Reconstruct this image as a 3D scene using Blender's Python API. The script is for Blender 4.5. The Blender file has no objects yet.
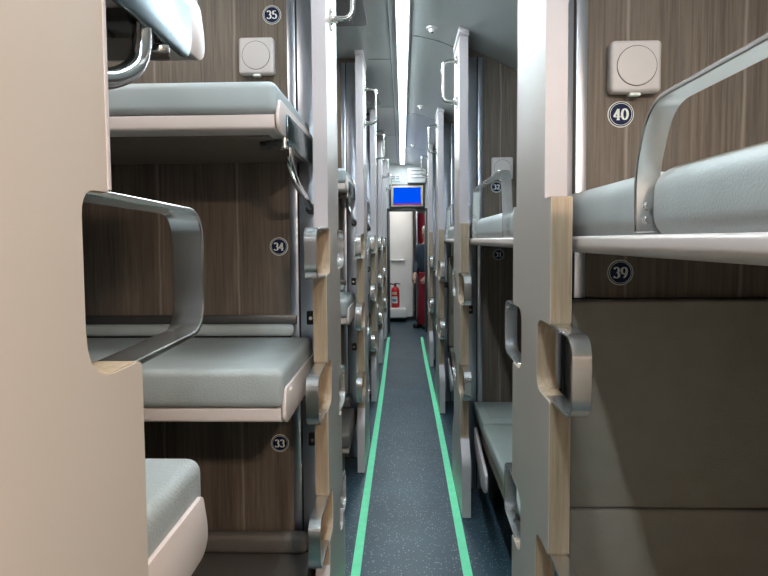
import bpy, bmesh, math, random
from mathutils import Vector, Matrix
random.seed(4)
C = bpy.context.scene.collection
PI = math.pi

# ------------------------------------------------------------------ materials
def new_mat(name):
    m = bpy.data.materials.new(name); m.use_nodes = True
    nt = m.node_tree; b = nt.nodes['Principled BSDF']
    return m, nt, b

def simple(name, col, rough=0.5, metal=0.0, spec=0.5, noise=0.0, nscale=8.0, bump=0.0, bscale=60.0, coat=0.0, bdist=.01):
    m, nt, b = new_mat(name)
    b.inputs['Base Color'].default_value = (*col, 1)
    b.inputs['Roughness'].default_value = rough
    b.inputs['Metallic'].default_value = metal
    b.inputs['Specular IOR Level'].default_value = spec
    b.inputs['Coat Weight'].default_value = coat
    tc = nt.nodes.new('ShaderNodeTexCoord')
    if noise > 0:
        n = nt.nodes.new('ShaderNodeTexNoise'); n.inputs['Scale'].default_value = nscale; n.inputs['Detail'].default_value = 5
        nt.links.new(tc.outputs['Object'], n.inputs['Vector'])
        r = nt.nodes.new('ShaderNodeValToRGB')
        r.color_ramp.elements[0].position = 0.3; r.color_ramp.elements[1].position = 0.7
        r.color_ramp.elements[0].color = (*[c * (1 - noise) for c in col], 1)
        r.color_ramp.elements[1].color = (*[min(1, c * (1 + noise)) for c in col], 1)
        nt.links.new(n.outputs['Fac'], r.inputs['Fac']); nt.links.new(r.outputs['Color'], b.inputs['Base Color'])
    if bump > 0:
        n2 = nt.nodes.new('ShaderNodeTexNoise'); n2.inputs['Scale'].default_value = bscale; n2.inputs['Detail'].default_value = 4 if bscale > 20 else 1
        nt.links.new(tc.outputs['Object'], n2.inputs['Vector'])
        bp = nt.nodes.new('ShaderNodeBump'); bp.inputs['Strength'].default_value = bump; bp.inputs['Distance'].default_value = bdist
        nt.links.new(n2.outputs['Fac'], bp.inputs['Height']); nt.links.new(bp.outputs['Normal'], b.inputs['Normal'])
    return m

def emis(name, col, strength):
    m, nt, b = new_mat(name)
    b.inputs['Base Color'].default_value = (0, 0, 0, 1)
    b.inputs['Emission Color'].default_value = (*col, 1)
    b.inputs['Emission Strength'].default_value = strength; b.inputs['Specular IOR Level'].default_value = 0; b.inputs['Roughness'].default_value = 1
    return m

def wood(name, c0, c1, cl, stretch=(55, 55, 1.6), rough=0.45, lines=True):
    m, nt, b = new_mat(name)
    tc = nt.nodes.new('ShaderNodeTexCoord')
    mp = nt.nodes.new('ShaderNodeMapping'); mp.inputs['Scale'].default_value = stretch
    nt.links.new(tc.outputs['Object'], mp.inputs['Vector'])
    n = nt.nodes.new('ShaderNodeTexNoise'); n.inputs['Scale'].default_value = 2.2; n.inputs['Detail'].default_value = 9; n.inputs['Roughness'].default_value = 0.72
    nt.links.new(mp.outputs['Vector'], n.inputs['Vector'])
    r = nt.nodes.new('ShaderNodeValToRGB')
    r.color_ramp.elements[0].position = 0.33; r.color_ramp.elements[1].position = 0.68
    r.color_ramp.elements[0].color = (*c0, 1); r.color_ramp.elements[1].color = (*c1, 1)
    nt.links.new(n.outputs['Fac'], r.inputs['Fac'])
    out = r.outputs['Color']
    # broad tonal bands of the veneer
    mp3 = nt.nodes.new('ShaderNodeMapping'); mp3.inputs['Scale'].default_value = (stretch[0] * .12, stretch[1] * .12, .25)
    nt.links.new(tc.outputs['Object'], mp3.inputs['Vector'])
    n3 = nt.nodes.new('ShaderNodeTexNoise'); n3.inputs['Scale'].default_value = 2.0; n3.inputs['Detail'].default_value = 3
    nt.links.new(mp3.outputs['Vector'], n3.inputs['Vector'])
    r3 = nt.nodes.new('ShaderNodeValToRGB')
    r3.color_ramp.elements[0].position = .35; r3.color_ramp.elements[1].position = .65
    r3.color_ramp.elements[0].color = (.8, .8, .8, 1); r3.color_ramp.elements[1].color = (1.12, 1.1, 1.08, 1)
    nt.links.new(n3.outputs['Fac'], r3.inputs['Fac'])
    mu = nt.nodes.new('ShaderNodeMix'); mu.data_type = 'RGBA'; mu.blend_type = 'MULTIPLY'; mu.inputs[0].default_value = 1
    nt.links.new(out, mu.inputs[6]); nt.links.new(r3.outputs['Color'], mu.inputs[7]); out = mu.outputs[2]
    if lines:
        # pale sap streaks of the veneer, slightly wandering
        sx = nt.nodes.new('ShaderNodeSeparateXYZ'); nt.links.new(tc.outputs['Object'], sx.inputs[0])
        wob = nt.nodes.new('ShaderNodeTexNoise'); wob.inputs['Scale'].default_value = 3.5
        nt.links.new(tc.outputs['Object'], wob.inputs['Vector'])
        a1 = nt.nodes.new('ShaderNodeMath'); a1.operation = 'MULTIPLY_ADD'; a1.inputs[1].default_value = .022
        nt.links.new(wob.outputs['Fac'], a1.inputs[0]); nt.links.new(sx.outputs['X'], a1.inputs[2])
        a2 = nt.nodes.new('ShaderNodeMath'); a2.operation = 'PINGPONG'; a2.inputs[1].default_value = .131
        nt.links.new(a1.outputs[0], a2.inputs[0])
        a3 = nt.nodes.new('ShaderNodeMapRange'); a3.inputs[1].default_value = .0; a3.inputs[2].default_value = .006; a3.inputs[3].default_value = .6; a3.inputs[4].default_value = 0
        nt.links.new(a2.outputs[0], a3.inputs[0])
        mx = nt.nodes.new('ShaderNodeMix'); mx.data_type = 'RGBA'
        nt.links.new(a3.outputs[0], mx.inputs[0]); nt.links.new(out, mx.inputs[6]); mx.inputs[7].default_value = (*cl, 1); out = mx.outputs[2]
    nt.links.new(out, b.inputs['Base Color'])
    b.inputs['Roughness'].default_value = rough
    bp = nt.nodes.new('ShaderNodeBump'); bp.inputs['Strength'].default_value = .12; bp.inputs['Distance'].default_value = .004
    nt.links.new(n.outputs['Fac'], bp.inputs['Height']); nt.links.new(bp.outputs['Normal'], b.inputs['Normal'])
    return m

def steel(name, col, rough, scale=14):
    m, nt, b = new_mat(name)
    b.inputs['Base Color'].default_value = (*col, 1); b.inputs['Metallic'].default_value = 1
    tc = nt.nodes.new('ShaderNodeTexCoord')
    n = nt.nodes.new('ShaderNodeTexNoise'); n.inputs['Scale'].default_value = scale; n.inputs['Detail'].default_value = 1.5
    nt.links.new(tc.outputs['Object'], n.inputs['Vector'])
    mr = nt.nodes.new('ShaderNodeMapRange'); mr.inputs[1].default_value = .3; mr.inputs[2].default_value = .7
    mr.inputs[3].default_value = rough * .92; mr.inputs[4].default_value = rough * 1.1
    nt.links.new(n.outputs['Fac'], mr.inputs[0]); nt.links.new(mr.outputs[0], b.inputs['Roughness'])
    bp = nt.nodes.new('ShaderNodeBump'); bp.inputs['Strength'].default_value = .012; bp.inputs['Distance'].default_value = .006
    nt.links.new(n.outputs['Fac'], bp.inputs['Height']); nt.links.new(bp.outputs['Normal'], b.inputs['Normal'])
    return m

def floor_mat():
    m, nt, b = new_mat('floor_vinyl')
    tc = nt.nodes.new('ShaderNodeTexCoord')
    v = nt.nodes.new('ShaderNodeTexVoronoi'); v.inputs['Scale'].default_value = 95
    nt.links.new(tc.outputs['Object'], v.inputs['Vector'])
    lt = nt.nodes.new('ShaderNodeMapRange'); lt.inputs[1].default_value = .17; lt.inputs[2].default_value = .27; lt.inputs[3].default_value = 1; lt.inputs[4].default_value = 0
    nt.links.new(v.outputs['Distance'], lt.inputs[0])
    sp = nt.nodes.new('ShaderNodeSeparateColor'); nt.links.new(v.outputs['Color'], sp.inputs[0])
    gt = nt.nodes.new('ShaderNodeMath'); gt.operation = 'GREATER_THAN'; gt.inputs[1].default_value = .5
    nt.links.new(sp.outputs[0], gt.inputs[0])
    ml = nt.nodes.new('ShaderNodeMath'); ml.operation = 'MULTIPLY'
    nt.links.new(lt.outputs[0], ml.inputs[0]); nt.links.new(gt.outputs[0], ml.inputs[1])
    n = nt.nodes.new('ShaderNodeTexNoise'); n.inputs['Scale'].default_value = 3; n.inputs['Detail'].default_value = 8
    nt.links.new(tc.outputs['Object'], n.inputs['Vector'])
    r = nt.nodes.new('ShaderNodeValToRGB')
    r.color_ramp.elements[0].position = .3; r.color_ramp.elements[1].position = .72
    r.color_ramp.elements[0].color = (.016, .038, .056, 1); r.color_ramp.elements[1].color = (.034, .073, .098, 1)
    nt.links.new(n.outputs['Fac'], r.inputs['Fac'])
    mx = nt.nodes.new('ShaderNodeMix'); mx.data_type = 'RGBA'
    nt.links.new(ml.outputs[0], mx.inputs[0]); nt.links.new(r.outputs['Color'], mx.inputs[6]); mx.inputs[7].default_value = (.42, .46, .47, 1)
    nt.links.new(mx.outputs[2], b.inputs['Base Color'])
    b.inputs['Roughness'].default_value = .42
    return m

def vent_mat():
    m, nt, b = new_mat('perforated_grille')
    tc = nt.nodes.new('ShaderNodeTexCoord')
    v = nt.nodes.new('ShaderNodeTexVoronoi'); v.inputs['Scale'].default_value = 80; v.inputs['Randomness'].default_value = 0
    nt.links.new(tc.outputs['Object'], v.inputs['Vector'])
    lt = nt.nodes.new('ShaderNodeMath'); lt.operation = 'LESS_THAN'; lt.inputs[1].default_value = .36
    nt.links.new(v.outputs['Distance'], lt.inputs[0])
    mx = nt.nodes.new('ShaderNodeMix'); mx.data_type = 'RGBA'
    nt.links.new(lt.outputs[0], mx.inputs[0]); mx.inputs[6].default_value = (.12, .11, .105, 1); mx.inputs[7].default_value = (.012, .012, .012, 1)
    nt.links.new(mx.outputs[2], b.inputs['Base Color']); b.inputs['Roughness'].default_value = .5
    return m

M = {}
M['wood'] = wood('walnut_veneer', (.088, .068, .052), (.20, .163, .132), (.36, .315, .27))
M['oak'] = wood('oak_edge', (.30, .215, .135), (.50, .385, .27), (.6, .5, .38), stretch=(70, 70, 2.2), lines=False)
M['laminate'] = simple('panel_laminate', (.50, .445, .395), .30, spec=.5, noise=.02, nscale=3)
M['trim'] = simple('lilac_powder_coat', (.52, .475, .49), .38, noise=.02)
M['tray'] = simple('berth_moulding', (.66, .58, .555), .36, noise=.03, nscale=5)
M['vinyl'] = simple('grey_vinyl', (.36, .40, .405), .48, spec=.4, noise=.06, nscale=14, bump=.25, bscale=240)
M['vinyl_top'] = simple('soft_grey_vinyl', (.37, .42, .435), .5, spec=.4, noise=.06, nscale=7, bump=.45, bscale=6, bdist=.03)
M['side_vinyl'] = simple('pale_grey_vinyl', (.42, .455, .455), .48, spec=.4, noise=.04, nscale=14, bump=.12, bscale=260)
M['back_vinyl'] = simple('brown_grey_vinyl', (.27, .24, .20), .5, spec=.4, noise=.05, nscale=20, bump=.2, bscale=240)
M['steel'] = steel('brushed_steel', (.76, .76, .75), .25)
M['chrome'] = steel('polished_steel', (.72, .72, .72), .14)
M['alu'] = simple('aluminium_track', (.50, .53, .60), .30, metal=1.0)
M['dark'] = simple('black_rubber', (.012, .012, .013), .55)
M['darksteel'] = simple('dark_steel', (.09, .09, .09), .35, metal=.7)
M['ceil'] = simple('ceiling_panel', (.34, .365, .355), .32, spec=.5, noise=.02, nscale=2)
M['seam'] = simple('panel_seam', (.06, .065, .07), .6)
M['white'] = simple('white_gelcoat', (.78, .775, .76), .25, spec=.5, noise=.015)
M['farwall'] = simple('off_white_panel', (.72, .72, .71), .4, noise=.02)
M['bench'] = simple('dark_brown_vinyl', (.12, .11, .10), .5, spec=.4, noise=.05, nscale=20, bump=.2, bscale=240)
M['box'] = simple('pale_plastic', (.60, .555, .54), .45)
M['floor'] = floor_mat()
M['tape'] = simple('green_floor_tape', (.18, .88, .48), .5, noise=.06, nscale=20)
M['vent'] = vent_mat()
M['ventframe'] = simple('grille_frame', (.13, .12, .115), .5)
M['navy'] = simple('navy_enamel', (.004, .012, .055), .5, spec=.2)
M['badgewhite'] = simple('white_print', (.82, .86, .80), .45)
M['lamp'] = emis('lamp_diffuser', (.80, .93, 1.0), 31.0)
M['fillwarm'] = emis('warm_fill_glow', (1.0, .79, .62), 185.0)
M['fillneutral'] = emis('neutral_fill_glow', (1.0, .93, .85), 14.0)
M['vestlamp'] = emis('vestibule_lamp_diffuser', (1.0, .98, .95), 9.0)
M['screen'] = emis('blue_display', (.0, .08, .85), .5)
M['screenbar'] = emis('magenta_display_line', (.38, .03, .30), .4)
M['bezel'] = simple('beige_bezel', (.62, .54, .40), .4)
M['red'] = simple('red_paint', (.55, .012, .02), .3)
M['redcloth'] = simple('red_cloth', (.26, .012, .035), .8, noise=.15, nscale=30)
M['redgarment'] = simple('red_garment_cloth', (.22, .008, .02), .8, noise=.15, nscale=30)
M['labelpaper'] = simple('label_paper', (.65, .72, .75), .5)
M['labelblue'] = simple('label_blue', (.08, .25, .38), .5)
M['jacket'] = simple('navy_cloth', (.018, .032, .055), .8, noise=.2, nscale=25)
M['skin'] = simple('skin', (.42, .26, .19), .55)
M['hair'] = simple('grey_hair', (.45, .43, .41), .7)
M['eye'] = simple('eye_dark', (.02, .015, .012), .3)
M['green'] = simple('green_print', (.1, .5, .25), .5)
M['grey'] = simple('grey_print', (.25, .26, .28), .5)
M['underside'] = simple('underside_shade_brown', (.16, .125, .10), .45, noise=.04)  # shade below the berth trays, put into the colour
M['platesteel'] = steel('dark_polished_plate', (.13, .20, .23), .22)
M['seatgrey'] = simple('seat_vinyl', (.30, .345, .325), .42, spec=.5, noise=.05, nscale=12, bump=.15, bscale=200)

# ------------------------------------------------------------------ mesh helpers
def addm(bm, t):
    me = bpy.data.meshes.new('tmp'); t.to_mesh(me); t.free(); bm.from_mesh(me); bpy.data.meshes.remove(me)

def box(bm, x0, x1, y0, y1, z0, z1, bev=0.0, seg=2):
    t = bmesh.new(); bmesh.ops.create_cube(t, size=1)
    for v in t.verts:
        v.co = Vector(((x0 + x1) / 2 + v.co.x * (x1 - x0), (y0 + y1) / 2 + v.co.y * (y1 - y0), (z0 + z1) / 2 + v.co.z * (z1 - z0)))
    if bev > 0:
        bmesh.ops.bevel(t, geom=t.edges[:], offset=bev, segments=seg, profile=.5, affect='EDGES')
    addm(bm, t); return bm

def prism(bm, poly, axis, a0, a1, bev=0.0):
    """poly: 2D points; axis 'x' -> (y,z), 'y' -> (x,z), 'z' -> (x,y)"""
    t = bmesh.new()
    def P(p, a):
        return {'x': (a, p[0], p[1]), 'y': (p[0], a, p[1]), 'z': (p[0], p[1], a)}[axis]
    A = [t.verts.new(P(p, a0)) for p in poly]; B = [t.verts.new(P(p, a1)) for p in poly]
    n = len(poly)
    t.faces.new(A); t.faces.new(B[::-1])
    for i in range(n): t.faces.new((A[i], B[i], B[(i + 1) % n], A[(i + 1) % n]))
    bmesh.ops.recalc_face_normals(t, faces=t.faces[:])
    if bev > 0:
        es = [e for e in t.edges if len(e.link_faces) == 2 and e.calc_face_angle(0) > .6]
        bmesh.ops.bevel(t, geom=es, offset=bev, segments=2, profile=.5, affect='EDGES')
    addm(bm, t); return bm

def fillet(pts, r, n=5, closed=False):
    pts = [Vector(p) for p in pts]; out = []
    N = len(pts)
    for i, p in enumerate(pts):
        if not closed and i in (0, N - 1): out.append(p); continue
        a = pts[i - 1] - p; b = pts[(i + 1) % N] - p
        rr = r[i] if isinstance(r, (list, tuple)) else r
        d = min(rr, a.length * .49, b.length * .49)
        if d < 1e-5 or a.length < 1e-6 or b.length < 1e-6: out.append(p); continue
        s = p + a.normalized() * d; e = p + b.normalized() * d
        for k in range(n + 1):
            u = k / n
            out.append(s * (1 - u) ** 2 + p * 2 * u * (1 - u) + e * u ** 2)
    return out

def tube(bm, pts, r, seg=10, radii=None):
    t = bmesh.new(); pts = [Vector(p) for p in pts]; rings = []
    up = None
    for i, p in enumerate(pts):
        d = (pts[min(i + 1, len(pts) - 1)] - pts[max(i - 1, 0)]).normalized()
        if up is None:
            up = Vector((0, 0, 1)) if abs(d.z) < .9 else Vector((1, 0, 0))
        a = (up - d * up.dot(d)).normalized(); up = a; b = d.cross(a)
        rr = radii[i] if radii else r
        rings.append([t.verts.new(p + (a * math.cos(2 * PI * k / seg) + b * math.sin(2 * PI * k / seg)) * rr) for k in range(seg)])
    for i in range(len(rings) - 1):
        for k in range(seg):
            t.faces.new((rings[i][k], rings[i][(k + 1) % seg], rings[i + 1][(k + 1) % seg], rings[i + 1][k]))
    t.faces.new(rings[0][::-1]); t.faces.new(rings[-1])
    bmesh.ops.recalc_face_normals(t, faces=t.faces[:])
    addm(bm, t); return bm

def strap(bm, pts, w0, w1, th, axis='x', bev=.0012):
    """flat bar: 2D path swept, width from w0 to w1 along axis, thickness th"""
    pts = [Vector(p[:2]) for p in pts]; L = []; R = []
    for i, p in enumerate(pts):
        d = (pts[min(i + 1, len(pts) - 1)] - pts[max(i - 1, 0)]).normalized()
        n = Vector((-d.y, d.x)); L.append(p + n * th / 2); R.append(p - n * th / 2)
    t = bmesh.new()
    def P(p, a):
        return {'x': (a, p[0], p[1]), 'y': (p[0], a, p[1]), 'z': (p[0], p[1], a)}[axis]
    rows = []
    for a, b in zip(L, R):
        rows.append([t.verts.new(P(a, w0)), t.verts.new(P(a, w1)), t.verts.new(P(b, w1)), t.verts.new(P(b, w0))])
    for i in range(len(rows) - 1):
        for k in range(4):
            t.faces.new((rows[i][k], rows[i][(k + 1) % 4], rows[i + 1][(k + 1) % 4], rows[i + 1][k]))
    t.faces.new(rows[0][::-1]); t.faces.new(rows[-1])
    bmesh.ops.recalc_face_normals(t, faces=t.faces[:])
    if bev > 0:
        es = [e for e in t.edges if len(e.link_faces) == 2 and e.calc_face_angle(0) > 1.0]
        bmesh.ops.bevel(t, geom=es, offset=bev, segments=1, profile=.5, affect='EDGES')
    addm(bm, t); return bm

def cyl(bm, c, axis, r, h, seg=32, r2=None, bev=0.0):
    t = bmesh.new()
    bmesh.ops.create_cone(t, cap_ends=True, segments=seg, radius1=r, radius2=r if r2 is None else r2, depth=h)
    if bev > 0:
        es = [e for e in t.edges if len(e.link_faces) == 2 and e.calc_face_angle(0) > 1.0]
        bmesh.ops.bevel(t, geom=es, offset=bev, segments=3, profile=.5, affect='EDGES')
    rot = {'z': Matrix.Identity(4), 'x': Matrix.Rotation(PI / 2, 4, 'Y'), 'y': Matrix.Rotation(PI / 2, 4, 'X')}[axis]
    bmesh.ops.transform(t, matrix=Matrix.Translation(c) @ rot, verts=t.verts[:])
    addm(bm, t); return bm

def ring(bm, c, axis, r0, r1, h, seg=40):
    t = bmesh.new(); vs = []
    for k in range(seg):
        a = 2 * PI * k / seg
        vs.append([t.verts.new((r * math.cos(a), r * math.sin(a), z)) for r, z in ((r0, -h / 2), (r1, -h / 2), (r1, h / 2), (r0, h / 2))])
    for k in range(seg):
        n = vs[(k + 1) % seg]
        for j in range(4): t.faces.new((vs[k][j], n[j], n[(j + 1) % 4], vs[k][(j + 1) % 4]))
    bmesh.ops.recalc_face_normals(t, faces=t.faces[:])
    rot = {'z': Matrix.Identity(4), 'x': Matrix.Rotation(PI / 2, 4, 'Y'), 'y': Matrix.Rotation(PI / 2, 4, 'X')}[axis]
    bmesh.ops.transform(t, matrix=Matrix.Translation(c) @ rot, verts=t.verts[:])
    addm(bm, t); return bm

def obj(name, bm, mat, parent=None, smooth=True, loc=None):
    me = bpy.data.meshes.new(name); bm.to_mesh(me); bm.free()
    if mat: me.materials.append(mat)
    if smooth:
        me.shade_smooth()
        try: me.set_sharp_from_angle(angle=math.radians(38))
        except Exception: pass
    o = bpy.data.objects.new(name, me); C.objects.link(o)
    if parent: o.parent = parent
    if loc: o.location = loc
    return o

def thing(name, label, cat, loc=(0, 0, 0), group=None):
    o = bpy.data.objects.new(name, None); C.objects.link(o); o.location = loc; o.empty_display_size = .1
    o['label'] = label; o['category'] = cat
    if group: o['group'] = group
    return o

def tag(o, label, cat, group=None):
    o['label'] = label; o['category'] = cat
    if group: o['group'] = group
    return o

def dup(root, loc, label, group=None):
    r = root.copy(); C.objects.link(r); r.location = loc; r['label'] = label
    if group: r['group'] = group
    for ch in list(root.children):
        c = ch.copy(); C.objects.link(c); c.parent = r
        for g in ch.children:
            d = g.copy(); C.objects.link(d); d.parent = c
    return r

def struct(name, bm, mat, smooth=True):
    o = obj(name, bm, mat, None, smooth); o['kind'] = 'structure'; return o

# ------------------------------------------------------------------ layout
CAM_Z = 1.35
AX, BX = -.225, .282           # aisle faces of the end panels, left and right
TH = .041                      # thickness of an end panel
HL, HU = .19, .142              # half lengths: lower and upper end panel
LEFT_Y = [.307, 1.925, 3.60, 5.11, 6.65, 8.22]
RIGHT_Y = [1.325, 3.075, 4.80, 6.50]
END_Y = 8.62
CEIL = [(-2.2, 2.02), (-1.75, 2.26), (-1.2, 2.40), (-.7, 2.44), (.08, 2.44), (.2, 2.41), (.32, 2.36), (.6, 2.225), (.8, 2.10), (.95, 1.98)]
def ceil_z(x):
    for (a, za), (b, zb) in zip(CEIL, CEIL[1:]):
        if a <= x <= b: return za + (zb - za) * (x - a) / (b - a)
    return CEIL[0][1]

# camera orientation, also used to turn a measured direction into a place in the coach
Yc = Vector((18.5, 33, -590)).normalized(); e_ = Vector((-.0055, 1, 0)); Zc = (e_ - Yc * e_.dot(Yc)).normalized(); Xc = Yc.cross(Zc)
Rm = Matrix((Xc, Yc, Zc))
def at(px, py, Y):
    d = Rm @ Vector(((px - 384) / 590, -(py - 273) / 590, -1)); d *= Y / d.y
    return d.x, CAM_Z + d.z
RB = .07                       # the side partition boards stand a little behind the middle of their end panels

# ------------------------------------------------------------------ setting
struct('floor', box(bmesh.new(), -2.25, 1.0, -2.0, 11.2, -.05, 0), M['floor'], False)
bm = bmesh.new()
prism(bm, [(x, z) for x, z in CEIL] + [(x, z + .06) for x, z in reversed(CEIL)], 'y', -2.0, END_Y)
ceil_o = struct('ceiling', bm, M['ceil'])
struct('wall_left', box(bmesh.new(), -2.26, -2.2, -2.0, 11.2, 0, 2.1), M['wood'], False)
struct('wall_right', box(bmesh.new(), .95, 1.01, -2.0, 11.2, 0, 2.06), M['wood'], False)
struct('wall_back', box(bmesh.new(), -2.26, 1.01, -2.06, -2.0, 0, 2.5), M['white'], False)
# seams between the ceiling panels
bm = bmesh.new(); box(bm, -.066, -.062, -2, END_Y - .3, 2.4375, 2.441); struct('trim_1', bm, M['seam'], False)
for i, (y, x0, x1) in enumerate(((3.22, .06, .30), (3.62, -.20, -.066), (4.9, -.20, -.066), (5.15, .06, .28), (6.97, .03, .25), (6.2, -.2, -.066))):
    bm = bmesh.new()
    xs = [x0 + (x1 - x0) * k / 6 for k in range(7)]
    prism(bm, [(x, ceil_z(x) - .0015) for x in xs] + [(x, ceil_z(x) + .004) for x in reversed(xs)], 'y', y, y + .006)
    struct('trim_%d' % (i + 2), bm, M['seam'], False)
# end wall with its doorway
DX0, DX1, DZ = -.185, .325, 1.765
bm = bmesh.new()
box(bm, -2.2, DX0 - .03, END_Y, END_Y + .05, 0, 2.5); box(bm, DX1 + .03, .95, END_Y, END_Y + .05, 0, 2.5); box(bm, DX0 - .03, DX1 + .03, END_Y, END_Y + .05, DZ + .03, 2.5)
struct('wall_far', bm, M['farwall'], False)
bm = bmesh.new()
box(bm, DX0 - .04, DX0, END_Y - .02, END_Y + .07, 0, DZ, .004); box(bm, DX1, DX1 + .04, END_Y - .02, END_Y + .07, 0, DZ, .004); box(bm, DX0 - .04, DX1 + .04, END_Y - .02, END_Y + .07, DZ, DZ + .045, .004)
struct('door_1', bm, M['darksteel'])
# vestibule shell
bm = bmesh.new(); box(bm, -2.2, .95, END_Y + .05, 11.2, 2.2, 2.26); struct('ceiling_vestibule', bm, M['white'], False)
bm = bmesh.new(); box(bm, -2.2, .95, 11.14, 11.2, 0, 2.2); struct('wall_vestibule', bm, M['white'], False)

# ------------------------------------------------------------------ partitions
def edge_path(side, far):
    """outline of one long edge of an end panel, top to bottom, as (y,z); far=+1/-1"""
    zt = 2.425 if side < 0 else 2.335
    tops = ([1.388, .985, .58] if far < 0 else [1.388, .87, .45]) if side < 0 else [1.185, .73]
    zj = 1.388 if side < 0 else 1.43
    dp, ht = (.088, .14) if side < 0 else (.11, .15)
    up = [(HU, zt), (HU, zj)]
    runs = []          # list of oak runs
    cur = []
    pts = [(HU, zt), (HU, zj)]
    rad = [0, .004]
    if side > 0: pts += [(HL, zj)]; rad += [.004]
    for k, t in enumerate(tops):
        if side < 0 and k == 0:
            pts += [(HL - dp, zj), (HL - dp, zj - ht), (HL, zj - ht)]; rad += [.04, .04, .008]
        else:
            pts += [(HL, t), (HL - dp, t), (HL - dp, t - ht), (HL, t - ht)]; rad += [.008, .04, .04, .008]
    fx = .06 if side < 0 else .085
    pts += [(HL, .37), (HL + fx, .28), (HL + fx, .004)]; rad += [.02, .04, 0]
    p = fillet([(y, z, 0) for y, z in pts], rad, 5)
    return [(far * v.x, v.y) for v in p], tops, zj, zt

def make_partition(side):
    """side -1: bay partition left of the aisle, +1: side-berth partition on the right"""
    t = thing('berth_partition', '', 'partition', (0, 0, 0), None)
    a = AX if side < 0 else BX
    x0, x1 = (a - TH, a) if side < 0 else (a, a + TH)
    near, tops, zj, zt = edge_path(side, -1); far, tops_far, *_ = edge_path(side, 1)
    obj('end_panel', prism(bmesh.new(), near + far[::-1], 'x', x0, x1), M['laminate'], t)
    for path in (near, far):
        up = [p for p in path if p[1] >= zj - 1e-4 and abs(p[0]) <= HU + .001 and p[1] > zj]
        up = [path[0], (path[0][0], zj + .002)]
        foot = [p for p in path if p[1] < .372]
        mid = [p for p in path if .362 <= p[1] <= zj + .0005]
        obj('upper_trim', strap(bmesh.new(), up, x0 - .001, x1 + .001, .004, bev=0), M['trim'], t)
        obj('oak_edge', strap(bmesh.new(), mid, x0 + .0015, x1 - .0015, .0016, bev=0), M['oak'], t)
        obj('foot_trim', strap(bmesh.new(), foot, x0 - .001, x1 + .001, .004, bev=0), M['trim'], t)
    # foot steps: flat steel loops through the cut-outs
    for far_s in (-1, 1):
        for k, zt_ in enumerate(tops if far_s < 0 else tops_far):
            z1 = (zj if (side < 0 and k == 0) else zt_) - .001
            z0 = z1 - (.142 if side < 0 else .148)
            st = HU - .03 if (side < 0 and k == 0) else HL - .035
            pr = HL + (.172 if side < 0 else .135)
            pts = fillet([(st, z1, 0), (pr, z1 - .004, 0), (pr, z0 + .004, 0), (HL - .035, z0, 0)], .038, 7)
            w0, w1 = x0 + .003, x1 - .003
            obj('foot_step', strap(bmesh.new(), [(far_s * p.x, p.y) for p in pts], w0, w1, .006, bev=.0012), M['steel'], t)
    # board across the bay
    if side < 0:
        xs = [-2.195, -1.75, -1.2, -.7, x0 - .0005]
    else:
        xs = [x1 + .0005, .4, .5, .6, .8, .945]
    poly = [(x, ceil_z(x) - .004) for x in xs]
    poly = [(xs[0], .003)] + poly + [(xs[-1], .003)]
    yo = 0 if side < 0 else RB
    obj('wood_board', prism(bmesh.new(), poly, 'y', yo - .015, yo + .015), M['wood'], t, False)
    # aluminium tracks on both faces of the board beside the end panel
    inner = x0 if side < 0 else x1
    for fs in (-1, 1):
        ya, yb = (yo - .0225, yo - .0155) if fs < 0 else (yo + .0155, yo + .0225)
        top = (2.43 if side < 0 else ceil_z(.42)) - .02
        def T(u0, u1, m):
            xa, xb = sorted((inner + side * u0, inner + side * u1))
            return box(bmesh.new(), xa, xb, ya, yb, .01, top, .0015)
        w = obj('metal_track', T(.002, .066, 0), M['alu'], t)
        obj('metal_track', T(.0725, .098, 0), M['alu'], t)
        xa, xb = sorted((inner + side * .066, inner + side * .0725))
        obj('track_groove', box(bmesh.new(), xa, xb, ya if fs > 0 else yb - .003, ya + .003 if fs > 0 else yb, .01, top), M['dark'], t, False)
        for lz in ((1.10, .70) if side < 0 else (.98,)):
            xa, xb = sorted((inner + side * .018, inner + side * .046))
            q = obj('latch', box(bmesh.new(), xa, xb, ya - .012 if fs < 0 else yb, ya if fs < 0 else yb + .012, lz - .022, lz + .022, .003), M['dark'], t)
            obj('latch_bolt', cyl(bmesh.new(), ((xa + xb) / 2, (ya - .014) if fs < 0 else yb + .014, lz), 'y', .006, .008, 14), M['steel'], q)
    # cap where the end panel meets the ceiling
    xs2 = (x0 - .004, x1 + .004)
    tz = [ceil_z(x) for x in xs2]
    obj('top_cap', prism(bmesh.new(), [(xs2[0], tz[0] - .028), (xs2[1], tz[1] - .028), (xs2[1], tz[1] - .001), (xs2[0], tz[0] - .001)], 'y', -HU - .022, HU + .022, .002), M['trim'], t)
    # tubular grab handle high on the aisle face
    d = 1 if side < 0 else -1
    h = fillet([(a + d * .002, -.02, 2.05), (a + d * .072, -.02, 2.05), (a + d * .072, -.02, 2.255), (a + d * .002, -.02, 2.255)], .035, 7)
    g = obj('grab_handle', tube(bmesh.new(), h, .0085, 12), M['chrome'], t)
    for z in (2.05, 2.255):
        bm = cyl(bmesh.new(), (a + d * .005, -.02, z), 'x', .02, .01, 20, bev=.002)
        cyl(bm, (a + d * .014, -.02, z), 'x', .0125, .014, 16)
        for dz in (-.028, .028): box(bm, a + d * .0045 - .004, a + d * .0045 + .004, -.03, -.01, z + dz - .008, z + dz + .008, .002)
        obj('handle_flange', bm, M['chrome'], g)
    return t

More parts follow.
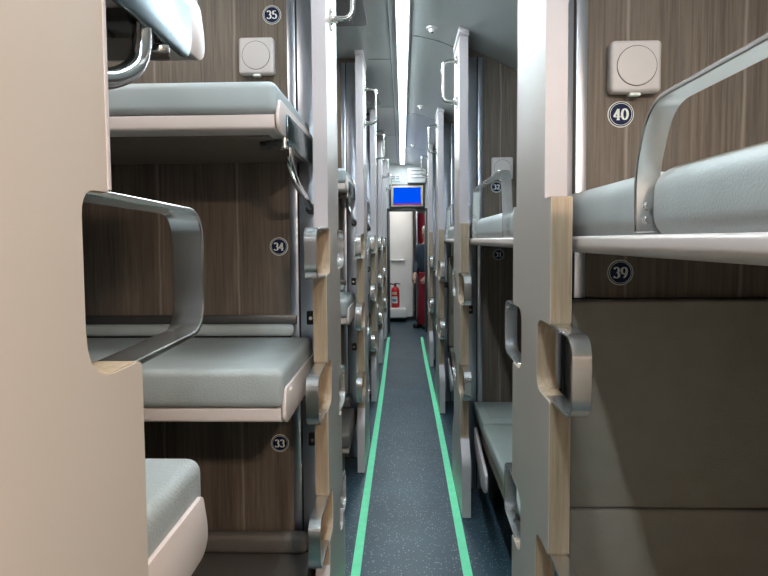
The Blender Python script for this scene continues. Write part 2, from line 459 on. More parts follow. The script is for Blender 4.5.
PL = make_partition(-1); PR = make_partition(1)
LEFT_LAB = ['large cream end panel and partition closest to the camera on the left, with a big square steel step loop',
            'brown wood bay partition carrying the round numbers 33, 34 and 35',
            'left-hand end panel and partition just beyond the one numbered 33 to 35',
            'third narrow left-hand end panel before the far doorway, lilac tinted',
            'second narrow left-hand end panel before the far doorway',
            'left-hand end panel right against the far doorway']
RIGHT_LAB = ['brown wood side partition carrying the round numbers 39 and 40, nearest on the right',
             'brown wood side partition carrying the round numbers 31 and 32',
             'slim lilac right-hand end panel seen just beyond the partition of numbers 31 and 32',
             'farthest right-hand end panel, close to the far doorway']
for i, y in enumerate(LEFT_Y):
    if i == 0: p = PL; p.location = (0, y, 0); p['label'] = LEFT_LAB[0]; p['group'] = 'bay partitions left of the aisle'
    else: dup(PL, (0, y, 0), LEFT_LAB[i], 'bay partitions left of the aisle')
for i, y in enumerate(RIGHT_Y):
    if i == 0: p = PR; p.location = (0, y, 0); p['label'] = RIGHT_LAB[0]; p['group'] = 'side partitions right of the aisle'
    else: dup(PR, (0, y, 0), RIGHT_LAB[i], 'side partitions right of the aisle')

# ------------------------------------------------------------------ berths of the left bays
XE = -.285                      # aisle end of a berth
BD = .498                       # depth of a berth
def tray_bm(d, zlip):
    """moulded tray; board face at y=0, extends to y=d (d<0 towards the camera); z=0 underside"""
    s = 1 if d > 0 else -1
    bm = bmesh.new()
    prof = fillet([(0, .012, 0), (0, 0, 0), (d - s * .03, 0, 0), (d, .008, 0), (d, .040, 0), (d - s * .014, .040, 0), (d - s * .016, .014, 0)], [0, 0, .02, .006, .003, .003, 0], 4)
    prism(bm, [(p.x, p.y) for p in prof], 'x', -2.17, XE - .012)
    # upstanding end with a raised rim, higher than the front lip
    e = fillet([(s * .004, 0, 0), (d - s * .02, 0, 0), (d, .014, 0), (d, .04, 0), (d - s * .016, zlip, 0), (s * .004, zlip, 0)], [0, .02, .012, .015, .01, .004], 4)
    prism(bm, [(p.x, p.y) for p in e], 'x', XE - .0095, XE, .002)
    return bm

def mattress_bm(d, h, amp=0.0):
    s = 1 if d > 0 else -1
    t = bmesh.new()
    y0, y1 = sorted((s * .012, d + s * .006))
    box(t, -2.15, XE - .006, y0, y1, .0415, h, .020, 5)
    ya, yb = sorted((s * .012, d - s * .018))
    box(t, -2.15, XE - .012, ya, yb, .013, .07)
    return t

def make_left_berth(d, kind):
    s = 1 if d > 0 else -1
    t = thing('sleeper_berth', '', 'berth')
    zl = .078 if kind == 'upper' else .088
    tr = obj('tray', tray_bm(d, zl), M['tray'], t)
    ht = .118 if kind == 'upper' else .138
    obj('mattress', mattress_bm(d, ht), M['vinyl_top' if kind == 'upper' else 'vinyl'], t)
    obj('underside_shade', box(bmesh.new(), -2.15, XE - .035, *sorted((s * .004, d - s * .045)), -.004, -.0002), M['underside'], t, False)  # sheet added under the tray, its dark brown imitating shade
    # piping along the top edge of the mattress
    y1 = d - s * .032
    pip = fillet([(-2.1, y1, ht - .006), (XE - .03, y1, ht - .006), (XE - .03, s * .03, ht - .006)], .03, 6)
    if kind == 'middle':
        # bolster folded against the board, with its steel strip
        bm = bmesh.new(); box(bm, -2.1, XE - .066, *sorted((s * .004, s * .04)), .142, .18, .015, 4); obj('bolster', bm, M['vinyl'], t)
        bm = bmesh.new(); box(bm, -2.1, XE - .058, *sorted((s * .001, s * .014)), .177, .208, .003, 2); obj('bolster_strip', bm, M['darksteel'], t)
    else:
        # steel side plate, support arm and its fixings
        pl = fillet([(s * .05, .055, 0), (s * .05, -.018, 0), (d - s * .085, -.018, 0), (d - s * .068, .02, 0), (d - s * .075, .055, 0)], [.004, .004, .035, .02, .02], 5)
        obj('side_plate', prism(bmesh.new(), [(p.x, p.y) for p in pl], 'x', XE + .0005, XE + .0065, .0015), M['platesteel'], t)
        ya = d - s * (.135 if s < 0 else .20)
        arm = fillet([(XE - .004, ya, .0), (XE - .004, ya - s * .006, -.055), (XE - .004, ya - s * .06, -.088), (XE - .004, s * .03, -.155)], .045, 7)
        ar = obj('support_arm', tube(bmesh.new(), arm, .0105, 12), M['chrome'], t)
        bm = cyl(bmesh.new(), (XE - .004, s * .028, -.155), 'y', .017, .02, 18, bev=.002); obj('arm_pivot', bm, M['darksteel'], ar)
        bm = cyl(bmesh.new(), (XE - .006, ya + s * .05, -.012), 'z', .008, .022, 14); cyl(bm, (XE - .006, ya + s * .05, -.024), 'z', .0115, .009, 16, bev=.001); cyl(bm, (XE - .006, ya + s * .05, -.006), 'z', .012, .005, 16)
        obj('bolt', bm, M['chrome'], t)
        bm = box(bmesh.new(), XE - .055, XE - .012, *sorted((ya - s * .02, ya + s * .035)), -.016, -.0005, .003); cyl(bm, (XE - .06, ya + s * .01, -.012), 'x', .011, .03, 14)
        obj('arm_bracket', bm, M['darksteel'], t)
    return t

def make_bench(d):
    s = 1 if d > 0 else -1
    t = thing('lower_berth', '', 'berth')
    obj('seat', box(bmesh.new(), -2.15, XE, *sorted((s * .001, d)), .235, .325, .025, 4), M['bench'], t)
    obj('bolster', box(bmesh.new(), -2.15, XE - .03, *sorted((s * .003, s * .05)), .327, .397, .022, 4), M['bench'], t)
    obj('seat_frame', box(bmesh.new(), -2.15, XE - .01, *sorted((s * .002, d - s * .03)), .205, .233, .006), M['tray'], t)
    for x in (XE - .06, -1.2, -2.05):
        obj('leg', box(bmesh.new(), x - .02, x + .02, *sorted((d - s * .10, d - s * .06)), .001, .204, .004), M['darksteel'], t)
    return t

UB = make_left_berth(-.517, 'upper'); MB_ = make_left_berth(-BD, 'middle'); LB = make_bench(-BD)
UBf = make_left_berth(.535, 'upper'); MBf = make_left_berth(BD, 'middle')
GB = 'fold-down berths left of the aisle'
for i in (1, 2, 3):
    y = LEFT_Y[i] - .0235
    w = ['', 'beneath the number 35 on the left wood partition', 'in the bay behind the 33 to 35 partition', 'in the next-to-far left bay'][i]
    labs = ('upper berth with pale blue-grey mattress ' + w, 'grey cushioned middle berth ' + w.replace('35 on', '34 on'), 'dark lower berth ' + w.replace('35 on', '33 on'))
    if i == 1: objs = (UB, MB_, LB); 
    else: objs = [dup(o, (0, 0, 0), '') for o in (UB, MB_, LB)]
    for o, z, lb in zip(objs, (1.605, .902, 0), labs):
        o.location = (0, y, z); o['label'] = lb; o['group'] = GB
UBf.location = (0, LEFT_Y[0] + .0235, 1.605); UBf['label'] = 'upper berth overhead at top left, with bent steel support tube below it'; UBf['group'] = GB
MBf.location = (0, LEFT_Y[0] + .0235, .902); MBf['label'] = 'pale cushion end of middle berth at lower left beside the cream end panel'; MBf['group'] = GB

# ------------------------------------------------------------------ side berths on the right
XS = .333
def make_side_berth(L, r0, r1, rh):
    """upper side berth; far end at y=0 against the partition board, runs to y=-L"""
    t = thing('side_berth', '', 'berth')
    prof = fillet([(XS + .012, -.005, 0), (XS, .004, 0), (XS, .024, 0), (XS + .012, .028, 0), (XS + .016, .016, 0), (.94, .016, 0), (.94, -.005, 0)], [.012, .012, .004, .004, .004, 0, 0], 4)
    bm = prism(bmesh.new(), [(p.x, p.y) for p in prof], 'y', -L, -.003)
    obj('tray', bm, M['tray'], t)
    # the mattress is cut in two by the foot of the guard rail
    for i, (ya, yb) in enumerate(((-r0 + .012, -.012), (-r1 - .01, -r0 + .005), (-L + .002, -r1 - .017))):
        obj('mattress', box(bmesh.new(), XS + .017, .93, ya, yb, .018, .122, .036, 6), M['side_vinyl'], t)
    # bent flat-bar guard rail
    pts = fillet([(-r0, .03, 0), (-r0 + .004, .12, 0), (-r0 - .04, rh, 0), (-r1 + .035, rh, 0), (-r1, .12, 0), (-r1, .03, 0)], [0, .03, .055, .055, .03, 0], 8)
    r = obj('guard_rail', strap(bmesh.new(), [(p.x, p.y) for p in pts], XS + .001, XS + .036, .007, bev=.0014), M['steel'], t)
    for yy in (-r0, -r1):
        for z in (.048, .068):
            obj('rail_screw', cyl(bmesh.new(), (XS + .018, yy - .006, z), 'y', .006, .005, 12), M['chrome'], r)
    return t

SB = make_side_berth(1.75, .51, 1.34, .206)
SB.location = (0, RIGHT_Y[0] + RB - .0235, 1.328)
SB['label'] = 'upper side berth nearest on the right, below the number 40, with bent steel guard rail'; SB['group'] = 'upper side berths right of the aisle'
SB2 = make_side_berth(1.68, .27, 1.13, .258); SB2['group'] = SB['group']
SB2.location = (0, RIGHT_Y[1] + RB - .0235, 1.328); SB2['label'] = 'upper side berth with steel guard rail beside the numbers 31 and 32'
dup(SB2, (0, RIGHT_Y[2] + RB - .0235, 1.328), 'upper side berth seen as a narrow blue-grey end left of the 31 and 32 bay')

def make_side_seat(L, open_bed):
    t = thing('side_bench', '', 'seat')
    x0 = .372
    if open_bed:
        bm = box(bmesh.new(), x0, .94, -.36, -.004, .425, .488, .012, 4); obj('seat_cushion', bm, M['seatgrey'], t)
        bm = box(bmesh.new(), x0 + .05, .70, -.30, -.10, .487, .491, .002); obj('cushion_panel', bm, M['seatgrey'], t)
        bm = box(bmesh.new(), x0, .94, -L, -.364, .425, .478, .012, 4); obj('seat_cushion', bm, M['seatgrey'], t)
    else:
        bm = box(bmesh.new(), x0, .94, -L, -.068, .425, .478, .012, 4); obj('seat_cushion', bm, M['back_vinyl'], t)
        bk = obj('backrest', box(bmesh.new(), x0 - .005, .94, -.011, -.001, .425, 1.214, .002), M['dark'], t, False)
        obj('upper_cushion', box(bmesh.new(), x0, .94, -.062, -.012, .745, 1.212, .006, 3), M['back_vinyl'], bk)
        obj('lower_cushion', box(bmesh.new(), x0, .94, -.066, -.012, .481, .743, .006, 3), M['back_vinyl'], bk)
    obj('seat_apron', box(bmesh.new(), x0 + .012, x0 + .03, -L, -.01, .345, .424, .006), M['back_vinyl'], t)
    obj('seat_base', box(bmesh.new(), x0 + .032, .94, -L, -.01, .385, .424, .004), M['darksteel'], t, False)
    fl = fillet([(-.22, .42, 0), (-.22, .34, 0), (-.50, .22, 0), (-.62, .25, 0), (-.62, .33, 0)], [.02, .03, .05, .05, .02], 5)
    obj('folded_leaf', prism(bmesh.new(), [(p.x, p.y) for p in fl], 'x', x0 - .022, x0 - .008, .003), M['trim'], t)
    for y in (-.10, -L + .15):
        obj('seat_leg', box(bmesh.new(), x0 + .07, x0 + .11, y - .02, y + .02, .001, .384, .004), M['darksteel'], t)
    obj('under_seat_box', box(bmesh.new(), .62, .945, -L, -.01, .001, .384, .006), M['dark'], t)
    return t
SS = make_side_seat(1.3, True); SS.location = (0, RIGHT_Y[1] + RB - .0235, 0)
SS['label'] = 'grey-green side seat laid flat as a bed below the numbers 31 and 32'; SS['group'] = 'side seats right of the aisle'
SN = make_side_seat(.62, False); SN.location = (0, RIGHT_Y[0] + RB - .0235, 0)
SN['label'] = 'side seat with tall dark brown upholstered backrest below the number 39'; SN['group'] = 'side seats right of the aisle'
dup(SN, (0, RIGHT_Y[2] + RB - .0235, 0), 'side seat whose backrest shows as a slate strip before the far doorway')

# ------------------------------------------------------------------ number badges and reading lamps
def arc(cx, cy, rx, ry, a0, a1, n=16):
    return [(cx + rx * math.cos(math.radians(a0 + (a1 - a0) * k / n)), cy + ry * math.sin(math.radians(a0 + (a1 - a0) * k / n))) for k in range(n + 1)]
# numerals drawn as pen strokes in a box 0.62 wide and 1 high, thick where the stroke runs upright
DIGITS = {
    '0': [arc(.31, .5, .24, .45, 90, 450, 28)],
    '1': [[(.14, .80), (.24, .84), (.34, .96)], [(.33, .96), (.33, .03)], [(.14, .03), (.52, .03)]],
    '2': [arc(.29, .70, .21, .26, 165, -20, 16) + [(.44, .50), (.30, .28), (.10, .06)], [(.08, .05), (.54, .05)], [(.52, .05), (.56, .20)]],
    '3': [arc(.28, .72, .20, .24, 160, -80, 16), arc(.28, .27, .24, .24, 85, -155, 18)],
    '4': [[(.40, .96), (.40, .03)], [(.40, .94), (.04, .28)], [(.03, .28), (.60, .28)], [(.27, .03), (.53, .03)]],
    '5': [[(.16, .94), (.50, .94)], [(.15, .94), (.13, .52)], arc(.29, .30, .24, .27, 128, -155, 20)],
    '9': [arc(.30, .66, .22, .29, -60, 300, 26), [(.52, .66)] + arc(.18, .62, .34, .58, 0, -80, 14)],
}
def text_bm(s, size):
    """the number standing in the x-z plane, centred on the origin, facing -y"""
    bm = bmesh.new(); adv = .66; W = adv * len(s) - .04
    for k, ch in enumerate(s):
        for st in DIGITS[ch]:
            pts = [Vector(((x + k * adv - W / 2) * size, (y - .5) * size)) for x, y in st]
            A = []; B = []
            for i, p in enumerate(pts):
                d = (pts[min(i + 1, len(pts) - 1)] - pts[max(i - 1, 0)]).normalized()
                w = size * (.045 + .065 * abs(d.y) ** 1.5); n = Vector((-d.y, d.x)) * w
                A.append(p + n); B.append(p - n)
            va = [bm.verts.new((p.x, 0, p.y)) for p in A]; vb = [bm.verts.new((p.x, 0, p.y)) for p in B]
            for i in range(len(va) - 1): bm.faces.new((va[i], va[i + 1], vb[i + 1], vb[i]))
    bmesh.ops.recalc_face_normals(bm, faces=bm.faces[:])
    for f in bm.faces:
        if f.normal.y > 0: f.normal_flip()
    return bm

def badge(n, x, y, z, lab):
    t = thing('number_badge', lab, 'sign', (x, y, z), 'round berth number badges')
    obj('disc', cyl(bmesh.new(), (0, -.001, 0), 'y', .0295, .0018, 48), M['badgewhite'], t)
    obj('blue_face', cyl(bmesh.new(), (0, -.0022, 0), 'y', .0275, .0010, 48), M['navy'], t)
    obj('inner_ring', ring(bmesh.new(), (0, -.0029, 0), 'y', .0240, .0252, .0006), M['badgewhite'], t)
    bm = text_bm(n, .026); bmesh.ops.translate(bm, vec=(0, -.0034, 0), verts=bm.verts[:])
    obj('numeral', bm, M['badgewhite'], t, False)
    return t
yl = LEFT_Y[1] - .0152; yr = RIGHT_Y[0] + RB - .0152; yr2 = RIGHT_Y[1] + RB - .0152
def B(px, py, Y):
    x, z = at(px, py, Y); return x, Y, z
badge('35', *B(272, 15, yl), 'round navy badge with white 35 beside the square lamp, high on the left')
badge('34', *B(279, 246.5, yl), 'round navy badge with white 34 on the left wood partition')
badge('33', *B(280, 443, yl), 'round dark badge with white 33 low on the left wood partition')
badge('40', *B(620.5, 114.5, yr), 'round navy badge with white 40 beneath the square lamp on the right')
badge('39', *B(620, 272.5, yr), 'round navy badge with white 39 beneath the tray of the right upper berth')
badge('32', *B(496.5, 187, yr2), 'small round badge with white 32 behind the far guard rail')
badge('31', *B(498.5, 254.5, yr2), 'small round badge with white 31 beneath the farther side berth')

def reading_lamp(x, y, z, lab):
    t = thing('reading_lamp', lab, 'lamp', (x, y, z), 'square wall lamps')
    obj('housing', box(bmesh.new(), -.056, .056, -.034, -.0005, -.057, .057, .010, 4), M['box'], t)
    obj('disc_groove', ring(bmesh.new(), (0, -.0345, 0), 'y', .0430, .0442, .0012), M['dark'], t)
    obj('disc', cyl(bmesh.new(), (0, -.0345, 0), 'y', .0428, .004, 48, bev=.001), M['box'], t)
    obj('tab', box(bmesh.new(), -.013, .013, -.030, -.012, -.064, -.0565, .003), M['badgewhite'], t)
    return t
reading_lamp(*B(258.5, 58.5, yl), 'square pale wall lamp with round disc beneath the number 35')
reading_lamp(*B(631, 70, yr), 'square pale wall lamp with round disc above the number 40')
reading_lamp(*B(501.5, 169, yr2), 'small square pale wall lamp above the number 32')

# ------------------------------------------------------------------ floor tape
for nm, x, lab in (('l', -.195, 'bright green tape line along the left side of the aisle floor'), ('r', .272, 'bright green tape line along the right side of the aisle floor')):
    x = x if nm == 'l' else .2585
    bm = bmesh.new(); N = 40
    pts = []
    for k in range(N + 1):
        y = -1.5 + (8.15 + 1.5) * k / N
        pts.append((x + .003 * math.sin(y * 1.3 + (1 if nm == 'l' else 2.4)), y))
    strip = [(p[0] - .019, p[1]) for p in pts] + [(p[0] + .019, p[1]) for p in reversed(pts)]
    prism(bm, strip, 'z', .0003, .0015)
    o = obj('floor_tape', bm, M['tape'], None, False); tag(o, lab, 'tape', 'green tape lines on the floor')

# ------------------------------------------------------------------ ceiling fittings
t = thing('ceiling_light', 'long glowing white strip light running down the aisle ceiling', 'light', (0.006, 0, 2.44))
obj('housing', box(bmesh.new(), -.034, .034, -1.9, END_Y - .2, -.012, -.0005, .002), M['white'], t)
obj('diffuser', box(bmesh.new(), -.023, .023, -1.88, END_Y - .22, -.020, -.0125, .003), M['lamp'], t)
for y, lab in ((2.80, 'dark perforated air grille in the ceiling nearest the camera'), (4.55, 'dark air grille in the ceiling farther along, beside the second left panel'), (6.2, 'farthest dark air grille in the left ceiling')):
    t = thing('air_vent', lab, 'vent', (-.30, y, 2.44), 'ceiling air grilles')
    fr = fillet([(-.13, -.23, 0), (.13, -.23, 0), (.13, .23, 0), (-.13, .23, 0)], .03, 5, True)
    obj('frame', prism(bmesh.new(), [(p.x, p.y) for p in fr], 'z', -.014, -.0005, .003), M['ventframe'], t)
    obj('grille', box(bmesh.new(), -.105, .06, -.2, .2, -.0165, -.0145, .0008), M['vent'], t)
for y, x, lab in ((3.05, .155, 'small round ceiling sensor nearest the camera'), (4.80, .155, 'second small round ceiling sensor along the aisle'), (6.75, .13, 'farthest small round ceiling sensor')):
    t = thing('ceiling_sensor', lab, 'sensor', (x, y, ceil_z(x)), 'round ceiling sensors')
    obj('base', cyl(bmesh.new(), (0, 0, -.004), 'z', .030, .010, 28, bev=.002), M['white'], t)
    obj('cap', cyl(bmesh.new(), (0, 0, -.016), 'z', .012, .018, 20, r2=.020, bev=.002), M['white'], t)
    obj('nozzle', cyl(bmesh.new(), (0, -.004, -.0265), 'z', .006, .006, 14), M['dark'], t)
# unseen fill lamps, added to brighten the left bays and the near left panel
for y, lab, mt in ((1.12, 'unseen round fill lamp added above the nearest left bay', 'fillneutral'), (2.76, 'unseen round fill lamp added behind the 33 to 35 partition', 'fillneutral')):
    t = thing('fill_lamp', lab, 'light', (-1.0, y, ceil_z(-1.0) - .002), 'unseen fill lamps')
    obj('base', cyl(bmesh.new(), (0, 0, -.006), 'z', .17, .016, 40, bev=.003), M['white'], t)
    obj('diffuser', cyl(bmesh.new(), (0, 0, -.020), 'z', .15, .014, 40, bev=.005), M[mt], t)
t = thing('fill_lamp', 'unseen warm fill lamp added behind the camera', 'light', (.62, -.75, ceil_z(.62) - .035), 'unseen fill lamps')  # added out of view to brighten the near left end panel
obj('base', cyl(bmesh.new(), (0, 0, 0), 'z', .14, .016, 40, bev=.003), M['white'], t)
obj('diffuser', cyl(bmesh.new(), (0, 0, -.014), 'z', .125, .014, 40, bev=.005), M['fillwarm'], t)

# ------------------------------------------------------------------ end of the coach
sy = END_Y - .001
x0, z1 = at(389.5, 184.5, sy); x1, z0 = at(424.5, 208, sy)
t = thing('display_screen', 'blue display screen over the far doorway', 'screen', ((x0 + x1) / 2, sy, (z0 + z1) / 2))
w, h = (x1 - x0) / 2, (z1 - z0) / 2
obj('case', box(bmesh.new(), -w, w, -.045, -.001, -h, h, .006), M['darksteel'], t)
obj('bezel', box(bmesh.new(), -w + .022, w - .022, -.052, -.046, -h + .022, h - .022, .003), M['bezel'], t)
obj('panel', box(bmesh.new(), -w + .055, w - .055, -.056, -.0525, -h + .045, h - .05, .001), M['screen'], t)
obj('display_line', box(bmesh.new(), -w + .055, w - .055, -.0575, -.0562, -h + .045, -h + .065), M['screenbar'], t, False)
x0, z1 = at(389.8, 174, sy); x1, z0 = at(401, 182.5, sy)
t = thing('notice_plate', 'white notice plate with small grey marks left above the blue screen', 'sign', ((x0 + x1) / 2, sy, (z0 + z1) / 2))
w, h = (x1 - x0) / 2, (z1 - z0) / 2
obj('plate', box(bmesh.new(), -w, w, -.006, -.0005, -h, h, .002), M['white'], t)
bm = bmesh.new()
for ix in (-.38, .42):
    for iz in (.32, -.12): box(bm, ix * w - .022, ix * w + .022, -.0075, -.0062, iz * h - .008, iz * h + .008)
obj('marks', bm, M['grey'], t, False)
obj('green_line', box(bmesh.new(), -w * .85, w * .85, -.0075, -.0062, -h * .8, -h * .66), M['green'], t, False)
x0, z1 = at(407.5, 168, sy); x1, z0 = at(426, 183.5, sy)
t = thing('wall_cabinet', 'white box with louvres on the end wall right above the blue screen', 'cabinet', ((x0 + x1) / 2, sy, (z0 + z1) / 2))
w, h = (x1 - x0) / 2, (z1 - z0) / 2
obj('body', box(bmesh.new(), -w, w, -.09, -.0005, -h, h, .014, 3), M['white'], t)
for k in range(3): obj('louvre', box(bmesh.new(), -w * .7, w * .8, -.096, -.0895, h * (.55 - k * .45) - .006, h * (.55 - k * .45) + .006, .002), M['ventframe'], t)

# white moulded wash-room casing beyond the doorway
cy = 9.86
t = thing('moulded_casing', 'smooth white rounded casing beyond the far doorway', 'casing', (-.1, cy, 0))
up = fillet([(-.55, 0, 0), (.10, 0, 0), (.285, .06, 0), (.285, .5, 0), (-.55, .5, 0)], [0, .1, .06, 0, 0], 6)
obj('upper_shell', prism(bmesh.new(), [(p.x, p.y) for p in up], 'z', 1.02, 2.19), M['white'], t)
lo = fillet([(-.55, .0, 0), (.11, .0, 0), (.283, .06, 0), (.283, .5, 0), (-.55, .5, 0)], [0, .1, .06, 0, 0], 6)
bm = prism(bmesh.new(), [(p.x, p.y + .004) for p in lo], 'z', .06, 1.018)
obj('lower_shell', bm, M['white'], t)
obj('grip_recess', box(bmesh.new(), -.09, .14, -.035, .003, 1.0, 1.03, .012, 3), M['white'], t)
obj('shelf', box(bmesh.new(), -.55, .16, -.26, .003, .075, .235, .02, 3), M['white'], t)
obj('plinth', box(bmesh.new(), -.55, .25, .03, .5, .001, .058), M['dark'], t, False)

# fire extinguisher on the shelf
ex, ey = (395 - 402.5) * 9.72 / 590 + .0, 9.74
t = thing('fire_extinguisher', 'red fire extinguisher on the white ledge beyond the far doorway', 'fire extinguisher', (ex, ey, .237))
prof = [(.001, 0), (.062, 0), (.068, .01), (.068, .27), (.06, .31), (.035, .335), (.02, .34), (.02, .36), (.001, .36)]
def lathe(bm, prof, seg=28):
    t_ = bmesh.new(); rs = []
    for r, z in prof: rs.append([t_.verts.new((r * math.cos(2 * PI * k / seg), r * math.sin(2 * PI * k / seg), z)) for k in range(seg)])
    for i in range(len(rs) - 1):
        for k in range(seg): t_.faces.new((rs[i][k], rs[i][(k + 1) % seg], rs[i + 1][(k + 1) % seg], rs[i + 1][k]))
    t_.faces.new(rs[0][::-1]); t_.faces.new(rs[-1]); bmesh.ops.recalc_face_normals(t_, faces=t_.faces[:]); addm(bm, t_); return bm
obj('cylinder', lathe(bmesh.new(), prof), M['red'], t)
bm = bmesh.new(); seg = 14; vs = []
def band(a0, a1, z0, z1, r):
    bm = bmesh.new(); A = []; B = []
    for k in range(15):
        a = a0 + (a1 - a0) * k / 14
        A.append((r * math.cos(a), r * math.sin(a))); B.append(((r - .0005) * math.cos(a), (r - .0005) * math.sin(a)))
    return prism(bm, A + B[::-1], 'z', z0, z1)
lb = obj('label', band(math.radians(215), math.radians(300), .075, .185, .0692), M['labelpaper'], t)
obj('label_print', band(math.radians(225), math.radians(285), .10, .145, .0702), M['labelblue'], lb)
obj('instruction_label', band(math.radians(215), math.radians(290), .215, .26, .0692), M['bezel'], t)
obj('valve', cyl(bmesh.new(), (0, 0, .375), 'z', .018, .04, 16, bev=.003), M['darksteel'], t)
obj('lever', tube(bmesh.new(), [(-.02, 0, .39), (.02, 0, .4), (.08, -.01, .385)], .008, 8), M['dark'], t)
obj('hose', tube(bmesh.new(), fillet([(-.018, 0, .375), (-.085, -.01, .40), (-.10, -.02, .33), (-.09, -.02, .12)], .05, 6), .01, 10), M['dark'], t)
obj('gauge', cyl(bmesh.new(), (.045, -.028, .365), 'y', .018, .012, 18), M['badgewhite'], t)

# dark sliding-door edge, red curtain and the person standing there
t = thing('sliding_door', 'black edge of a sliding door beside the white casing', 'door', (.226, 9.92, 0))
obj('rubber_edge', box(bmesh.new(), -.026, .0, 0, .04, .002, 2.18, .004), M['dark'], t)
obj('metal_edge', box(bmesh.new(), .0005, .03, .005, .04, .002, 2.18, .004), M['alu'], t)
bm = bmesh.new(); N = 60; f = []; g = []
for k in range(N + 1):
    x = .262 + (.66 - .262) * k / N; yy = .022 * math.sin(x * 62) + .006 * math.sin(x * 131)
    f.append((x, 10.1 + yy)); g.append((x, 10.106 + yy))
prism(bm, f + g[::-1], 'z', .02, 1.80)
o = obj('curtain', bm, M['redcloth']); tag(o, 'dark red curtain hanging behind the person in the far doorway', 'curtain')

def skin_mesh(name, verts, edges, radii, mat, parent, sub=2, root=0):
    me = bpy.data.meshes.new(name); me.from_pydata([Vector(v) for v in verts], edges, [])
    o = bpy.data.objects.new(name, me); C.objects.link(o)
    sm = o.modifiers.new('s', 'SKIN'); sm.use_smooth_shade = True
    for i, r in enumerate(radii):
        sv = me.skin_vertices[0].data[i]; sv.radius = (r, r) if not isinstance(r, tuple) else r
        sv.use_root = (i == root)
    ss = o.modifiers.new('u', 'SUBSURF'); ss.levels = sub; ss.render_levels = sub
    dg = bpy.context.evaluated_depsgraph_get(); dg.update()
    m2 = bpy.data.meshes.new_from_object(o.evaluated_get(dg)); m2.name = name
    m2.materials.clear(); m2.materials.append(mat)
    bpy.data.objects.remove(o); bpy.data.meshes.remove(me)
    m2.shade_smooth()
    o2 = bpy.data.objects.new(name, m2); C.objects.link(o2); o2.parent = parent
    return o2

# local: person faces -y (towards the camera), stands at origin, 1.58 m tall
P = thing('person', 'person in dark navy jacket and red lower garment, half hidden in the far doorway', 'person', (.375, 9.05, 0))
P.rotation_euler = (0, 0, -.8)
V = []; E = []; Rr = []
def av(p, r, link=None):
    V.append(p); Rr.append(r)
    if link is not None: E.append((link, len(V) - 1))
    return len(V) - 1
pel = av((0, 0, .86), (.135, .095)); wa = av((0, 0, 1.0), (.115, .085), pel); ch = av((0, 0, 1.17), (.135, .095), wa); nk0 = av((0, .01, 1.30), (.07, .06), ch); nk = av((0, .0, 1.36), .05, nk0)
h0 = av((0, -.015, 1.41), (.06, .07), nk); h1 = av((0, -.01, 1.47), (.068, .085), h0); h2 = av((0, -.005, 1.535), (.058, .072), h1)
hands = []
for s in (-1, 1):
    hp = av((s * .085, 0, .80), .085, pel); kn = av((s * .09, -.01, .44), .055, hp); an = av((s * .09, .01, .08), .036, kn); av((s * .095, -.12, .035), .03, an)
    sh = av((s * .165, .005, 1.245), .058, ch); el = av((s * .215, .02, 1.0), .042, sh); wr = av((s * .13, -.14, .80), .027, el)
    pm = av((s * .105, -.18, .755), (.035, .02), wr)
    for k in range(4):
        bx = s * (.135 - .02 * k); ln = (.03, .036, .034, .026)[k]
        f1 = av((bx - s * .012, -.195, .745 - ln * .6), .009, pm); f2 = av((bx - s * .02, -.185, .735 - ln * 1.5), .008, f1)
    th = av((s * .075, -.19, .755), .010, pm); av((s * .055, -.20, .735), .009, th)
body = skin_mesh('body', V, E, Rr, M['skin'], P, 2, pel)
# face
bm = bmesh.new()
def ball(bm, c, r, sc=(1, 1, 1)):
    t_ = bmesh.new(); bmesh.ops.create_uvsphere(t_, u_segments=16, v_segments=10, radius=r)
    bmesh.ops.transform(t_, matrix=Matrix.Translation(c) @ Matrix.Diagonal((*sc, 1)), verts=t_.verts[:]); addm(bm, t_)
for s in (-1, 1): ball(bm, (s * .028, -.083, 1.475), .008)
obj('eyes', bm, M['eye'], P)
bm = bmesh.new(); ball(bm, (0, -.096, 1.452), .013, (.8, 1.1, 1.5)); obj('nose', bm, M['skin'], P)
bm = bmesh.new(); ball(bm, (0, -.085, 1.418), .02, (1, .35, .3)); obj('mouth', bm, M['redcloth'], P)
bm = bmesh.new()
for s in (-1, 1): ball(bm, (s * .075, 0, 1.46), .022, (.35, .7, 1.2))
obj('ears', bm, M['skin'], P)
bm = bmesh.new(); ball(bm, (0, .012, 1.515), .084, (.95, 1.06, .80)); obj('hair', bm, M['hair'], P)
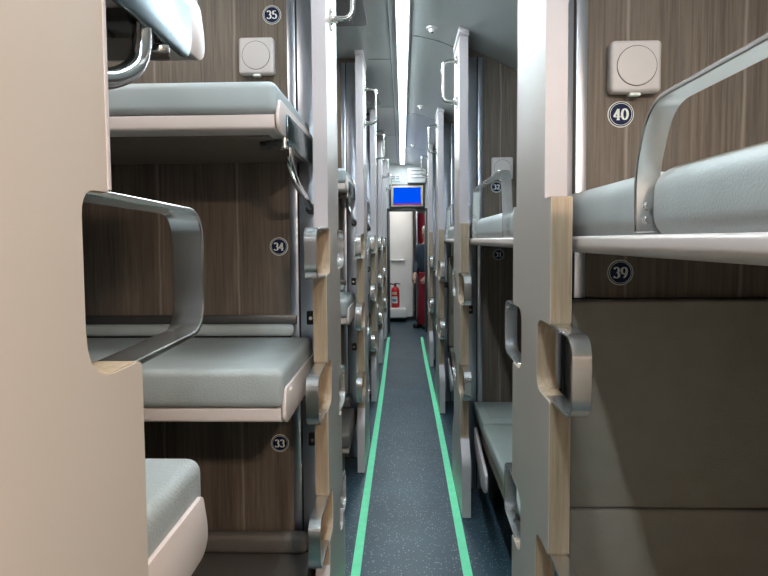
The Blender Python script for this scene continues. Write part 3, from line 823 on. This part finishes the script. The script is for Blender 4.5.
# jacket
V = []; E = []; Rr = []
p0 = av((0, 0, .80), (.165, .12)); p1 = av((0, 0, .97), (.145, .108), p0); p2 = av((0, 0, 1.16), (.158, .112), p1); p3 = av((0, .008, 1.27), (.09, .08), p2); p4 = av((0, .005, 1.315), (.066, .062), p3)
for s in (-1, 1):
    sh = av((s * .17, .005, 1.24), .07, p2); el = av((s * .218, .02, 1.0), .055, sh); av((s * .142, -.12, .825), .042, el)
skin_mesh('jacket', V, E, Rr, M['jacket'], P, 2, p0)
prof = [(.15, 0), (.155, .01), (.15, .25), (.135, .5), (.13, .70), (.125, .79), (.10, .80)]
bm = bmesh.new(); lathe(bm, prof, 40)
for v in bm.verts:
    a = math.atan2(v.co.y, v.co.x); k = (1 + .05 * math.sin(a * 9) * (1 - v.co.z / .85)); v.co.x *= 1.15 * k; v.co.y *= .85 * k; v.co.z += .06
obj('skirt', bm, M['redgarment'], P)
bm = bmesh.new()
for s in (-1, 1): box(bm, s * .095 - .04, s * .095 + .04, -.19, .06, .001, .07, .02, 3)
obj('shoes', bm, M['dark'], P)

# ceiling lamp of the vestibule
t = thing('ceiling_light', 'bright ceiling lamp of the vestibule beyond the far doorway', 'light', (-.02, 9.25, 2.199))
obj('base', box(bmesh.new(), -.24, .24, -.24, .24, -.012, -.0005, .003), M['white'], t)
obj('diffuser', box(bmesh.new(), -.22, .22, -.22, .22, -.026, -.0125, .004), M['vestlamp'], t)

# ------------------------------------------------------------------ camera and world
cam = bpy.data.cameras.new('camera'); co = bpy.data.objects.new('camera', cam); C.objects.link(co)
cam.sensor_width = 36; cam.lens = 590 / 768 * 36; cam.shift_y = -15 / 768; cam.clip_start = .02; cam.clip_end = 60
co.matrix_world = Matrix.Translation((0, 0, CAM_Z)) @ Rm.to_4x4()
bpy.context.scene.camera = co
wd = bpy.data.worlds.new('world'); bpy.context.scene.world = wd; wd.use_nodes = True
wd.node_tree.nodes['Background'].inputs[0].default_value = (.5, .55, .6, 1); wd.node_tree.nodes['Background'].inputs[1].default_value = .05
vs = bpy.context.scene.view_settings
vs.view_transform = 'Standard'; vs.look = 'None'; vs.gamma = 1; vs.use_curve_mapping = False; vs.exposure = 1.12
